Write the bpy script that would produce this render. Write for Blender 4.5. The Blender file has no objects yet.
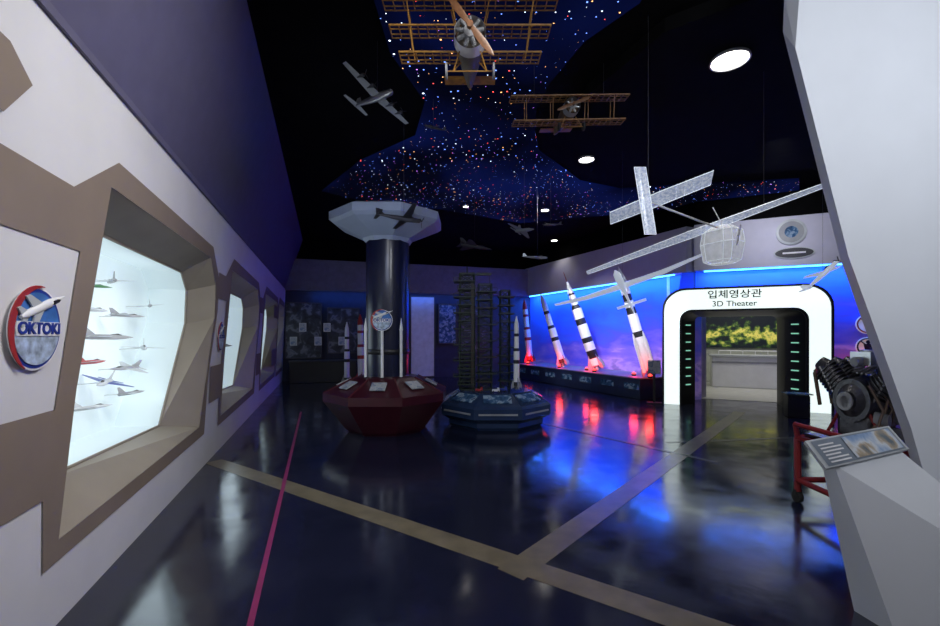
import bpy, bmesh, math, random
from mathutils import Vector, Matrix, Euler
random.seed(4)
S = bpy.context.scene
try:
    S.view_settings.view_transform = 'Standard'
except Exception: pass
COL = S.collection
R = math.radians

# ---------------------------------------------------------------- materials
MATS = {}
def mat(name, col, rough=0.5, metal=0.0, emis=None, es=0.0, var=0.12, vscale=6.0, bump=0.0, alpha=1.0, coat=0.0):
    if name in MATS: return MATS[name]
    m = bpy.data.materials.new(name); m.use_nodes = True
    nt = m.node_tree; N = nt.nodes; L = nt.links
    b = N['Principled BSDF']
    b.inputs['Roughness'].default_value = rough
    b.inputs['Metallic'].default_value = metal
    if coat: b.inputs['Coat Weight'].default_value = coat
    tc = N.new('ShaderNodeTexCoord'); nz = N.new('ShaderNodeTexNoise')
    nz.inputs['Scale'].default_value = vscale; nz.inputs['Detail'].default_value = 4
    L.new(tc.outputs['Object'], nz.inputs['Vector'])
    cr = N.new('ShaderNodeValToRGB')
    cr.color_ramp.elements[0].position = 0.3; cr.color_ramp.elements[1].position = 0.7
    cr.color_ramp.elements[0].color = (*[c*(1-var) for c in col], 1)
    cr.color_ramp.elements[1].color = (*[min(1, c*(1+var)) for c in col], 1)
    L.new(nz.outputs['Fac'], cr.inputs['Fac']); L.new(cr.outputs['Color'], b.inputs['Base Color'])
    if bump:
        bp = N.new('ShaderNodeBump'); bp.inputs['Strength'].default_value = bump
        bp.inputs['Distance'].default_value = 0.02
        L.new(nz.outputs['Fac'], bp.inputs['Height']); L.new(bp.outputs['Normal'], b.inputs['Normal'])
    if emis:
        b.inputs['Emission Color'].default_value = (*emis, 1)
        b.inputs['Emission Strength'].default_value = es
    b.inputs['Alpha'].default_value = alpha
    MATS[name] = m
    return m

def ramp_mat(name, stops, scale, rough=0.6, dist=0.6, es=0.0, detail=6, stretch=(1,1,1), zgrad=None):
    m = bpy.data.materials.new(name); m.use_nodes = True
    nt = m.node_tree; N = nt.nodes; L = nt.links; b = N['Principled BSDF']
    b.inputs['Roughness'].default_value = rough
    tc = N.new('ShaderNodeTexCoord'); mp = N.new('ShaderNodeMapping'); mp.inputs['Scale'].default_value = stretch
    L.new(tc.outputs['Object'], mp.inputs['Vector'])
    nz = N.new('ShaderNodeTexNoise'); nz.inputs['Detail'].default_value = detail
    nz.inputs['Distortion'].default_value = dist; out = nz.outputs['Fac']
    nz.inputs['Scale'].default_value = scale
    L.new(mp.outputs['Vector'], nz.inputs['Vector'])
    if zgrad:   # (zcentre, halfwidth, amount) raises the pattern value in a horizontal belt
        sx = N.new('ShaderNodeSeparateXYZ'); L.new(tc.outputs['Object'], sx.inputs['Vector'])
        a = N.new('ShaderNodeMath'); a.operation='SUBTRACT'; a.inputs[1].default_value=zgrad[0]; L.new(sx.outputs['Z'], a.inputs[0])
        a2 = N.new('ShaderNodeMath'); a2.operation='ABSOLUTE'; L.new(a.outputs[0], a2.inputs[0])
        mr = N.new('ShaderNodeMapRange'); mr.inputs['From Min'].default_value=0; mr.inputs['From Max'].default_value=zgrad[1]
        mr.inputs['To Min'].default_value=zgrad[2]; mr.inputs['To Max'].default_value=-zgrad[2]
        L.new(a2.outputs[0], mr.inputs['Value'])
        ad = N.new('ShaderNodeMath'); ad.operation='ADD'; L.new(out, ad.inputs[0]); L.new(mr.outputs['Result'], ad.inputs[1]); out = ad.outputs[0]
    cr = N.new('ShaderNodeValToRGB'); e = cr.color_ramp.elements
    while len(e) < len(stops): e.new(0.5)
    for i, (p, c) in enumerate(stops):
        e[i].position = p; e[i].color = (*c, 1)
    L.new(out, cr.inputs['Fac']); L.new(cr.outputs['Color'], b.inputs['Base Color'])
    if es:
        L.new(cr.outputs['Color'], b.inputs['Emission Color']); b.inputs['Emission Strength'].default_value = es
    return m

white = mat('white_wall_paint', (0.72,0.72,0.745), 0.55, var=0.04, vscale=2)
slabw = mat('white_panel_paint', (0.72,0.75,0.81), 0.5, var=0.03, vscale=2)
taupe = mat('taupe_paint', (0.25,0.20,0.16), 0.55, var=0.06, vscale=3)
taupe2 = mat('light_taupe_paint', (0.31,0.268,0.22), 0.5, var=0.06, vscale=3)
lav = mat('upper_wall_paint', (0.11,0.105,0.175), 0.6, var=0.06)
blackc = mat('black_ceiling_paint', (0.004,0.004,0.0045), 0.95, var=0.2)
blackc.node_tree.nodes['Principled BSDF'].inputs['Specular IOR Level'].default_value = 0.05
black = mat('black_plastic', (0.012,0.012,0.015), 0.4)
darkwall = mat('dark_wall_paint', (0.03,0.035,0.06), 0.7)
wpaint = mat('white_gloss_paint', (0.82,0.83,0.85), 0.3, var=0.04)
gpaint = mat('grey_paint', (0.30,0.31,0.33), 0.4)
dgrey = mat('dark_grey_paint',(.05,.05,.06),.5)
lgrey=mat('pale_grey_paint',(0.50,0.53,0.56),.45)
silver = mat('silver_metal', (0.55,0.56,0.58), 0.3, 0.8)
steel = mat('dark_steel', (0.10,0.10,0.11), 0.35, 0.8, bump=0.3, vscale=25)
redp = mat('red_paint', (0.38,0.03,0.03), 0.4)
cartred = mat('dark_red_cart_paint', (0.22,0.018,0.020), 0.4)
bluep = mat('blue_paint', (0.02,0.05,0.30), 0.4)
navy = mat('navy_column_paint', (0.007,0.010,0.036), 0.3, coat=0.25)
maroon = mat('dark_red_panel', (0.045,0.006,0.013), 0.3, coat=0.3)
darkred = mat('dark_red_edge', (0.09,0.012,0.02), 0.4)
wood = mat('yellow_varnished_wood', (0.46,0.22,0.035), 0.45, var=0.3, vscale=20)
dwood = mat('dark_propeller_wood', (0.16,0.07,0.03), 0.35, var=0.3, vscale=25)
film = ramp_mat('translucent_wing_film', [(0.35,(0.42,0.50,0.68)),(0.50,(0.62,0.70,0.88)),(0.60,(0.95,0.98,1.0)),(0.68,(0.55,0.63,0.82))], 40, 0.12, 0.4, 0.30)  # emission in the film stands in for light falling on the glider
film.node_tree.nodes['Principled BSDF'].inputs['Alpha'].default_value = 0.48
rubber = mat('rubber', (0.02,0.02,0.02), 0.8)
green = mat('green_paint', (0.03,0.16,0.05), 0.5)
olive = mat('gantry_green_metal', (0.016,0.030,0.021), 0.5, 0.1)
brownm = mat('gantry_rust_metal', (0.030,0.022,0.016), 0.5, 0.1)
wire = mat('steel_wire', (0.08,0.08,0.09), 0.5, 0.5)
led_b = mat('blue_led_strip', (0.02,0.1,0.5), emis=(0.06,0.38,1.0), es=7)
led_g = mat('green_led', (0.1,0.35,0.2), emis=(0.35,0.9,0.65), es=0.6)
led_r = mat('red_led', (0.5,0.02,0.02), emis=(1.0,0.05,0.03), es=4)
lamp = mat('lamp_lens', (1,1,0.95), emis=(1.0,0.95,0.85), es=14)
glowframe = mat('lit_white_acrylic', (0.85,0.9,0.9), 0.4, emis=(0.86,1.0,0.95), es=1.05, var=0.02)
box_in = mat('lightbox_panel', (0.66,0.74,0.76), 0.6, emis=(0.72,0.86,0.90), es=0.40, var=0.04, vscale=1)
box_side = mat('showcase_side_glow', (0.60,0.68,0.70), 0.6, emis=(0.68,0.83,0.88), es=0.36, var=0.04, vscale=1)  # side walls emit too, imitating light that fills the showcase
txt_b = mat('black_lettering', (0.01,0.01,0.012), 0.5)
txt_bl = mat('blue_lettering', (0.015,0.04,0.28), 0.5)
txt_w = mat('white_lettering', (0.80,0.80,0.83), 0.5)
pale = mat('pale_globe_print', (0.42,0.52,0.66), 0.5, var=.5, vscale=22)
tape_y = mat('ochre_floor_tape', (0.135,0.115,0.080), 0.28, var=0.25)
tape_g = mat('grey_floor_tape', (0.06,0.06,0.075), 0.25, var=0.2)
tape_p = mat('magenta_floor_tape', (0.22,0.02,0.10), 0.3)
glass = mat('clear_glass', (0.8,0.9,0.95), 0.05, alpha=0.08)
pan = ramp_mat('panorama_print', [(0.42,(0.004,0.008,0.014)),(0.49,(0.015,0.035,0.015)),(0.55,(0.08,0.15,0.03)),(0.61,(0.36,0.40,0.06)),(0.70,(0.85,0.72,0.16)),(0.80,(0.20,0.30,0.05))], 6.5, 0.5, 0.0, 0.42, detail=12, stretch=(.8,1,.9), zgrad=(1.50,.50,.13))  # print given a glow so its shrubs look lit
poster = ramp_mat('poster_print', [(0.3,(0.005,0.006,0.012)),(0.52,(0.03,0.035,0.05)),(0.6,(0.14,0.15,0.18)),(0.7,(0.015,0.025,0.07))], 3.6, 0.5, 0.6, 0.03)
info = ramp_mat('info_panel_print', [(0.3,(0.30,0.33,0.37)),(0.5,(0.45,0.47,0.5)),(0.58,(0.12,0.2,0.35)),(0.7,(0.5,0.45,0.38))], 9, 0.3, 0.6, 0.0)
info3 = ramp_mat('sky_picture_print', [(0.34,(0.10,0.20,0.42)),(0.46,(0.30,0.42,0.62)),(0.54,(0.62,0.66,0.72)),(0.60,(0.42,0.34,0.24)),(0.68,(0.12,0.16,0.20))], 6, 0.3, 0.2, 0.0)
info2 = ramp_mat('info_panel_blue_print', [(0.35,(0.02,0.05,0.12)),(0.5,(0.05,0.12,0.24)),(0.6,(0.28,0.38,0.5)),(0.7,(0.03,0.05,0.14))], 8, 0.25, 0.6, 0.03)
marblef = mat('pale_floor', (0.6,0.6,0.55), 0.3)

def mural_mat(name, pinkx0, pinkx1, lo=-.12, hi=.22):
    m = bpy.data.materials.new(name); m.use_nodes = True
    nt = m.node_tree; N = nt.nodes; L = nt.links; b = N['Principled BSDF']; b.inputs['Roughness'].default_value=.55
    tc = N.new('ShaderNodeTexCoord'); sx = N.new('ShaderNodeSeparateXYZ'); L.new(tc.outputs['Object'], sx.inputs['Vector'])
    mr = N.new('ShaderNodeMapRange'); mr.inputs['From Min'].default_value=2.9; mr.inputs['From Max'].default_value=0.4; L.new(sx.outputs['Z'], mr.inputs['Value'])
    mp = N.new('ShaderNodeMapping'); mp.inputs['Scale'].default_value=(.7,1,2.2); L.new(tc.outputs['Object'], mp.inputs['Vector'])
    nz = N.new('ShaderNodeTexNoise'); nz.inputs['Scale'].default_value=1.1; nz.inputs['Detail'].default_value=8; nz.inputs['Distortion'].default_value=.3; L.new(mp.outputs['Vector'], nz.inputs['Vector'])
    n2 = N.new('ShaderNodeMath'); n2.operation='MULTIPLY_ADD'; n2.inputs[1].default_value=1.5; n2.inputs[2].default_value=-.75; L.new(nz.outputs['Fac'], n2.inputs[0])
    px = N.new('ShaderNodeMapRange'); px.inputs['From Min'].default_value=pinkx0; px.inputs['From Max'].default_value=pinkx1
    px.inputs['To Min'].default_value=lo; px.inputs['To Max'].default_value=hi; L.new(sx.outputs['X'], px.inputs['Value'])
    a = N.new('ShaderNodeMath'); a.operation='ADD'; L.new(mr.outputs['Result'], a.inputs[0]); L.new(n2.outputs[0], a.inputs[1])
    a2 = N.new('ShaderNodeMath'); a2.operation='ADD'; L.new(a.outputs[0], a2.inputs[0]); L.new(px.outputs['Result'], a2.inputs[1])
    cr = N.new('ShaderNodeValToRGB'); e = cr.color_ramp.elements
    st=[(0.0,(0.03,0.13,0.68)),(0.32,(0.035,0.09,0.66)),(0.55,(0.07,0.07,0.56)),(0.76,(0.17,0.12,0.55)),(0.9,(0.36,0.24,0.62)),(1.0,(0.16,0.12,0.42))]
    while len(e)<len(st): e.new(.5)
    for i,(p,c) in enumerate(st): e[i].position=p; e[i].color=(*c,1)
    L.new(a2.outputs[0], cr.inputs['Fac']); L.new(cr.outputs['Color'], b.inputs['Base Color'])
    L.new(cr.outputs['Color'], b.inputs['Emission Color']); b.inputs['Emission Strength'].default_value=.20  # glow put into the print to strengthen the blue light on the wall
    return m
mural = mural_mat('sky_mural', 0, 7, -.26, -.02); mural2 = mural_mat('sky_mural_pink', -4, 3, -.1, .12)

def floor_mat():
    m = bpy.data.materials.new('polished_epoxy_floor'); m.use_nodes = True
    nt = m.node_tree; N = nt.nodes; L = nt.links; b = N['Principled BSDF']
    tc = N.new('ShaderNodeTexCoord')
    n1 = N.new('ShaderNodeTexNoise'); n1.inputs['Scale'].default_value = 0.9; n1.inputs['Detail'].default_value = 8
    L.new(tc.outputs['Object'], n1.inputs['Vector'])
    cr = N.new('ShaderNodeValToRGB'); cr.color_ramp.elements[0].position = 0.3; cr.color_ramp.elements[1].position = 0.75
    cr.color_ramp.elements[0].color = (0.006,0.008,0.022,1); cr.color_ramp.elements[1].color = (0.016,0.018,0.042,1)
    L.new(n1.outputs['Fac'], cr.inputs['Fac']); L.new(cr.outputs['Color'], b.inputs['Base Color'])
    n2 = N.new('ShaderNodeTexNoise'); n2.inputs['Scale'].default_value = 3.2; n2.inputs['Detail'].default_value = 8
    L.new(tc.outputs['Object'], n2.inputs['Vector'])
    mr = N.new('ShaderNodeMapRange'); mr.inputs['From Min'].default_value=.3; mr.inputs['From Max'].default_value=.7
    mr.inputs['To Min'].default_value = 0.08; mr.inputs['To Max'].default_value = 0.22
    L.new(n2.outputs['Fac'], mr.inputs['Value']); L.new(mr.outputs['Result'], b.inputs['Roughness'])
    bp = N.new('ShaderNodeBump'); bp.inputs['Strength'].default_value = 0.08; bp.inputs['Distance'].default_value = 0.02
    L.new(n2.outputs['Fac'], bp.inputs['Height']); L.new(bp.outputs['Normal'], b.inputs['Normal'])
    b.inputs['IOR'].default_value = 1.75
    return m
floorm = floor_mat()

def star_mat():
    m = bpy.data.materials.new('fibre_optic_star_ceiling'); m.use_nodes = True
    nt = m.node_tree; N = nt.nodes; L = nt.links; b = N['Principled BSDF']
    b.inputs['Roughness'].default_value = 0.95; b.inputs['Specular IOR Level'].default_value = 0.05
    tc = N.new('ShaderNodeTexCoord')
    base = N.new('ShaderNodeValToRGB'); nz = N.new('ShaderNodeTexNoise'); nz.inputs['Scale'].default_value = 0.5
    L.new(tc.outputs['Object'], nz.inputs['Vector'])
    base.color_ramp.elements[0].position = 0.42; base.color_ramp.elements[1].position = 0.72
    base.color_ramp.elements[0].color = (0.0001,0.0002,0.0012,1); base.color_ramp.elements[1].color = (0.0006,0.0016,0.015,1)
    L.new(nz.outputs['Fac'], base.inputs['Fac'])
    nm = N.new('ShaderNodeTexNoise'); nm.inputs['Scale'].default_value = 0.9; nm.inputs['Detail'].default_value=3
    L.new(tc.outputs['Object'], nm.inputs['Vector'])
    mk = N.new('ShaderNodeMapRange'); mk.inputs['From Min'].default_value=.38; mk.inputs['From Max'].default_value=.58; mk.inputs['To Min'].default_value=.25; mk.inputs['To Max'].default_value=1
    L.new(nm.outputs['Fac'], mk.inputs['Value'])
    prev = base.outputs['Color']
    for scale, rad in ((4.2,.060),(6.8,.072)):
        v = N.new('ShaderNodeTexVoronoi'); v.voronoi_dimensions='2D'; v.inputs['Scale'].default_value = scale
        L.new(tc.outputs['Object'], v.inputs['Vector'])
        sep = N.new('ShaderNodeSeparateColor'); L.new(v.outputs['Color'], sep.inputs['Color'])
        th = N.new('ShaderNodeMath'); th.operation='MULTIPLY'; th.inputs[1].default_value=rad
        L.new(sep.outputs['Green'], th.inputs[0])
        th2 = N.new('ShaderNodeMath'); th2.operation='MULTIPLY'; L.new(th.outputs[0], th2.inputs[0]); L.new(mk.outputs['Result'], th2.inputs[1])
        lt = N.new('ShaderNodeMath'); lt.operation='LESS_THAN'; L.new(v.outputs['Distance'], lt.inputs[0]); L.new(th2.outputs[0], lt.inputs[1])
        cr = N.new('ShaderNodeValToRGB'); cr.color_ramp.interpolation='CONSTANT'; e = cr.color_ramp.elements
        for i in range(3): e.new(0.5)
        for i,(p,c) in enumerate([(0,(0.15,0.28,1)),(0.40,(0.75,0.85,1)),(0.58,(1,0.45,0.15)),(0.74,(0.55,0.2,1)),(0.86,(1,0.08,0.06))]):
            e[i].position=p; e[i].color=(*c,1)
        L.new(sep.outputs['Red'], cr.inputs['Fac'])
        mx = N.new('ShaderNodeMix'); mx.data_type='RGBA'
        L.new(lt.outputs[0], mx.inputs['Factor']); L.new(prev, mx.inputs['A']); L.new(cr.outputs['Color'], mx.inputs['B'])
        prev = mx.outputs['Result']
    b.inputs['Base Color'].default_value = (0.002,0.002,0.006,1)
    L.new(prev, b.inputs['Emission Color']); b.inputs['Emission Strength'].default_value = 3.6
    return m
starm = star_mat()

# ---------------------------------------------------------------- mesh tools
class MB:
    def __init__(s): s.v=[]; s.f=[]; s.m=[]
    def add(s, vs, fs, mi=0, M=None):
        o = len(s.v)
        for p in vs:
            p = Vector(p)
            s.v.append(M @ p if M is not None else p)
        for f in fs: s.f.append([i+o for i in f]); s.m.append(mi)
        return s
    def box(s, c, d, mi=0, M=None):
        x,y,z = [k/2 for k in d]; cx,cy,cz = c
        vs = [(cx+a*x,cy+b*y,cz+e*z) for a in(-1,1) for b in(-1,1) for e in(-1,1)]
        return s.add(vs, [(0,1,3,2),(4,6,7,5),(0,4,5,1),(2,3,7,6),(0,2,6,4),(1,5,7,3)], mi, M)
    def cyl(s, p0, p1, r0, r1=None, n=10, mi=0, caps=True):
        if r1 is None: r1 = r0
        p0=Vector(p0); p1=Vector(p1); d=(p1-p0).normalized()
        a = d.orthogonal().normalized(); b = d.cross(a)
        vs=[]
        for p,r in((p0,r0),(p1,r1)):
            for i in range(n):
                t=2*math.pi*i/n; vs.append(p+a*math.cos(t)*r+b*math.sin(t)*r)
        fs=[(i,(i+1)%n,n+(i+1)%n,n+i) for i in range(n)]
        if caps: fs += [tuple(reversed(range(n))), tuple(range(n,2*n))]
        return s.add(vs, fs, mi)
    def lathe(s, prof, n=24, mi=0, M=None, rot=0.0, mis=None):
        vs=[]; fs=[]
        for r,z in prof:
            for i in range(n):
                t=2*math.pi*i/n+rot; vs.append((max(r,1e-4)*math.cos(t),max(r,1e-4)*math.sin(t),z))
        k=len(prof)
        for j in range(k-1):
            fs.append([(j*n+i,j*n+(i+1)%n,(j+1)*n+(i+1)%n,(j+1)*n+i) for i in range(n)])
        o=len(s.v)
        for p in vs: s.v.append(M@Vector(p) if M is not None else Vector(p))
        for j,fl in enumerate(fs):
            for f in fl: s.f.append([i+o for i in f]); s.m.append(mis[j] if mis else mi)
        s.f.append([o+i for i in reversed(range(n))]); s.m.append(mis[0] if mis else mi)
        s.f.append([o+(k-1)*n+i for i in range(n)]); s.m.append(mis[-1] if mis else mi)
        return s
    def loft(s, rings, mi=0, caps=True, M=None):
        n=len(rings[0]); vs=[p for r in rings for p in r]; fs=[]
        for j in range(len(rings)-1):
            fs += [(j*n+i,j*n+(i+1)%n,(j+1)*n+(i+1)%n,(j+1)*n+i) for i in range(n)]
        if caps: fs += [tuple(reversed(range(n))), tuple((len(rings)-1)*n+i for i in range(n))]
        return s.add(vs, fs, mi, M)
    def fus(s, secs, n=14, mi=0, M=None):  # (y, rx, rz, zc)
        return s.loft([[(rx*math.cos(2*math.pi*i/n), y, zc+rz*math.sin(2*math.pi*i/n)) for i in range(n)] for y,rx,rz,zc in secs], mi, True, M)
    def wing(s, secs, mi=0):   # (x, yLE, chord, z, thick)
        pf=[(0,0),(0.1,0.55),(0.3,1),(0.6,0.7),(1,0.08),(1,-0.08),(0.6,-0.35),(0.3,-0.5),(0.1,-0.35)]
        return s.loft([[(x, y+c*a, z+t*b*0.5) for a,b in pf] for x,y,c,z,t in secs], mi)
    def fin(s, pts, t, mi=0, M=None):
        n=len(pts); vs=[(-t/2,a,b) for a,b in pts]+[(t/2,a,b) for a,b in pts]
        fs=[tuple(reversed(range(n))),tuple(range(n,2*n))]+[(i,(i+1)%n,n+(i+1)%n,n+i) for i in range(n)]
        return s.add(vs,fs,mi,M)
    def prism(s, pts, y0, y1, mi=0, M=None, back=None):
        n=len(pts); vs=[(a,y0,b) for a,b in pts]+[(a,y1,b) for a,b in (back or pts)]
        fs=[tuple(reversed(range(n))),tuple(range(n,2*n))]+[(i,(i+1)%n,n+(i+1)%n,n+i) for i in range(n)]
        return s.add(vs,fs,mi,M)
    def flat(s, pts, z0, z1, mi=0, M=None):
        n=len(pts); vs=[(a,b,z0) for a,b in pts]+[(a,b,z1) for a,b in pts]
        fs=[tuple(reversed(range(n))),tuple(range(n,2*n))]+[(i,(i+1)%n,n+(i+1)%n,n+i) for i in range(n)]
        return s.add(vs,fs,mi,M)
    def obj(s, name, mats, parent=None, M=None, smooth=True, bevel=0, fixn=True):
        me=bpy.data.meshes.new(name)
        me.from_pydata([tuple(p) for p in s.v],[],s.f)
        if not isinstance(mats,(list,tuple)): mats=[mats]
        for m in mats: me.materials.append(m)
        for p,mi in zip(me.polygons,s.m): p.material_index=mi
        if fixn:
            bm=bmesh.new(); bm.from_mesh(me); bmesh.ops.recalc_face_normals(bm,faces=bm.faces); bm.to_mesh(me); bm.free()
        if smooth:
            for p in me.polygons: p.use_smooth=True
            me.set_sharp_from_angle(angle=R(38))
        o=bpy.data.objects.new(name,me); COL.objects.link(o)
        if parent is not None: o.parent=parent
        if M is not None:
            if parent is not None: o.matrix_local=M
            else: o.matrix_world=M
        if bevel:
            b=o.modifiers.new('bevel','BEVEL'); b.width=bevel; b.segments=2; b.limit_method='ANGLE'
        return o

def tag(o,label,cat,group=None,kind=None):
    o['label']=label; o['category']=cat
    if group: o['group']=group
    if kind: o['kind']=kind
    return o
def top(name,label,cat,M=None,group=None):
    e=bpy.data.objects.new(name,None); e.empty_display_size=0.2; COL.objects.link(e)
    if M is not None: e.matrix_world=M
    return tag(e,label,cat,group)
def struct(o): 
    o['kind']='structure'; return o
def T(x,y,z): return Matrix.Translation((x,y,z))
def E(x=0,y=0,z=0): return Euler((R(x),R(y),R(z))).to_matrix().to_4x4()
def frame(o, ex):
    ex=Vector(ex).normalized(); z=Vector((0,0,1)); y=z.cross(ex)
    M=Matrix.Identity(4)
    for i in range(3):
        M[i][0]=ex[i]; M[i][1]=y[i]; M[i][2]=z[i]; M[i][3]=o[i]
    return M
def text(body, size, m, parent, M, depth=0.004, name='lettering', sx=1.0, bold=0.0):
    c=bpy.data.curves.new(name,'FONT'); c.body=body; c.size=size; c.align_x='CENTER'; c.align_y='CENTER'; c.extrude=depth; c.offset=bold
    tmp=bpy.data.objects.new('tmp',c); COL.objects.link(tmp)
    dg=bpy.context.evaluated_depsgraph_get(); me=bpy.data.meshes.new_from_object(tmp.evaluated_get(dg))
    bpy.data.objects.remove(tmp)
    o=bpy.data.objects.new(name,me); me.materials.clear(); me.materials.append(m); COL.objects.link(o)
    o.parent=parent; o.matrix_local=M @ E(90,0,0) @ Matrix.Diagonal((sx,1,1,1))
    return o
def light(kind, loc, energy, col=(1,1,1), size=0.3, sy=None, d=None, spot=None, blend=0.6, name='light', spread=None):
    l=bpy.data.lights.new(name,kind); l.energy=energy; l.color=col
    if kind=='AREA':
        l.size=size
        if sy: l.shape='RECTANGLE'; l.size_y=sy
        if spread: l.spread=R(spread)
    else: l.shadow_soft_size=size
    if spot: l.spot_size=R(spot); l.spot_blend=blend
    o=bpy.data.objects.new(name,l); COL.objects.link(o); o.location=loc
    if d is not None: o.rotation_euler=Vector(d).to_track_quat('-Z','Y').to_euler()
    return o
def holed(name, outer, holes, y, m, M):
    bm=bmesh.new(); es=[]
    for lp in [outer]+holes:
        vs=[bm.verts.new((a,y,b)) for a,b in lp]
        for i in range(len(vs)): es.append(bm.edges.new((vs[i],vs[(i+1)%len(vs)])))
    bmesh.ops.triangle_fill(bm,use_beauty=True,use_dissolve=False,edges=es,normal=(0,-1,0))
    me=bpy.data.meshes.new(name); bm.to_mesh(me); bm.free(); me.materials.append(m)
    o=bpy.data.objects.new(name,me); COL.objects.link(o); o.matrix_world=M
    return o
def hull(name, pts, m, parent=None):
    bm=bmesh.new()
    for p in pts: bm.verts.new(p)
    bmesh.ops.convex_hull(bm,input=bm.verts)
    bmesh.ops.recalc_face_normals(bm,faces=bm.faces)
    me=bpy.data.meshes.new(name); bm.to_mesh(me); bm.free(); me.materials.append(m)
    o=bpy.data.objects.new(name,me); COL.objects.link(o); o.parent=parent
    return o

CEIL=4.6
# ---------------------------------------------------------------- shell
struct(MB().flat([(-6.4,-3),(12,-3),(12,13),(2.4,17.0),(-6.4,14.2)],-0.1,0.0).obj('floor',floorm,smooth=False))
struct(MB().flat([(-6.4,-3),(12,-3),(12,13),(2.6,17.2),(-6.4,14.4)],CEIL,CEIL+0.1).obj('ceiling',blackc,smooth=False))
star=[(-.8,1.0),(-.88,3.98),(-.87,4.68),(-.59,5.67),(-.85,6.67),(-1.95,7.62),(-3.16,9.19),(-2.2,10.1),(-.73,10.5),(1.37,11.8),(3.36,11.1),(5.5,10.2),(7.05,9.2),(6.5,8.5),(4.69,8.77),(3.16,9.07),(2.2,8.6),(1.64,7.84),(1.15,7.2),(.98,6.5),(.9,5.8),(.98,5.23),(1.2,4.5),(1.57,3.98),(1.7,1.0)]
o=MB().flat(star,CEIL-0.03,CEIL-0.001).obj('ceiling_star_panel',starm,smooth=False); struct(o)
isl=[(1.9,4.2),(1.45,5.3),(1.4,6.3),(1.8,7.1),(2.6,7.9),(4.0,8.1),(6.4,7.6),(8.5,6.0),(8.5,3.0),(3.2,3.3)]
struct(MB().flat(isl,CEIL-0.14,CEIL-0.002).obj('trim_1',blackc,smooth=False))

LF=frame((-1.39,0,0),(-0.337,1,0)); LW=LF@E(2,0,0); K=1.0553
def sc(p): return [(a*K,b) for a,b in p]
opening=[(2.2,.45),(2.30,1.2),(2.58,2.40),(4.85,2.38),(5.12,2.1),(5.12,1.70),(4.66,.50)]
glassp=[(2.48,.66),(2.56,1.2),(2.82,2.20),(4.76,2.18),(4.96,2.0),(4.96,1.62),(4.30,.60)]
wins=[]
for k in range(4):
    o0=3.4*k
    if k<3: op=[(a+o0,b) for a,b in opening]; gp=[(a+o0,b) for a,b in glassp]
    else:
        op=[(11.9+(a-2.2)*0.62,b) for a,b in opening]; gp=[(11.9+(a-2.2)*0.62,b) for a,b in glassp]
    wins.append((op,gp))
struct(holed('wall_left',sc([(-3,0),(14.15,0),(14.15,3.0),(-3,3.0)]),[sc(w[0]) for w in wins],0,white,LW))
for k,(op,gp) in enumerate(wins):
    o0=3.4*k if k<3 else 11.9-2.2
    s=1 if k<3 else 0.62
    def q(a,b): return ((a if k<3 else 2.2+(a-2.2)*s)+o0,b)
    L0=-2.9 if k==0 else (o0+1.84 if k<3 else o0+1.25)
    L1=-2.9 if k==0 else (o0+1.6 if k<3 else o0+1.1)
    out=[(L0,2.27),q(2.2,2.27),q(2.66,2.58),q(4.95,2.52),q(5.26,2.2),q(5.26,1.8),q(4.95,1.05),q(4.86,.38),q(2.08,.34),q(2.06,.7),(L1,.7),(L1,1.13),q(2.12,1.13),q(2.28,1.95),(L0,1.95)]
    struct(holed('trim_%d'%(k+3),sc(out),[sc([(a,b) for a,b in op])],-0.006-0.003*(k%2),taupe,LW))
    w=MB(); n=len(op); O=sc(op); G=sc(gp); BD=.62
    for i in range(n):
        j=(i+1)%n
        w.add([(O[i][0],-.004,O[i][1]),(O[j][0],-.004,O[j][1]),(G[j][0],.25,G[j][1]),(G[i][0],.25,G[i][1])],[(0,1,2,3)],0)
        w.add([(G[i][0],.25,G[i][1]),(G[j][0],.25,G[j][1]),(G[j][0],BD,G[j][1]),(G[i][0],BD,G[i][1])],[(0,1,2,3)],2)
    w.add([(a,BD,b) for a,b in G],[tuple(range(n))],1)
    wo=struct(w.obj('window_%d'%(k+1),[taupe2,box_in,box_side],M=LW,smooth=False,fixn=False))
    gl=MB(); gl.add([(a,.255,b) for a,b in G],[tuple(range(n))]); gl.obj('glass_pane',glass,parent=wo,smooth=False)
    fr=MB()
    for i in range(n):
        j=(i+1)%n; fr.cyl((G[i][0],.25,G[i][1]),(G[j][0],.25,G[j][1]),.012,n=6)
    fr.obj('window_frame',taupe2,parent=wo)
struct(holed('trim_7',sc([(-2.9,2.78),(1.72,2.70),(1.86,2.60),(1.70,2.40),(-2.9,2.42)]),[],-0.008,taupe,LW))
uw=MB(); uw.add([(-3*K,-.105,3.0),(14.4*K,-.105,3.0),(14.4*K,-.63,4.6),(-3*K,-.63,4.6)],[(0,1,2,3)])
struct(uw.obj('wall_left_upper',lav,M=LF,smooth=False))
ub=MB().box((5.7*K,-.11,3.0),(17.2*K,.03,.05)); struct(ub.obj('trim_8',lav,M=LF,smooth=False))

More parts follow.
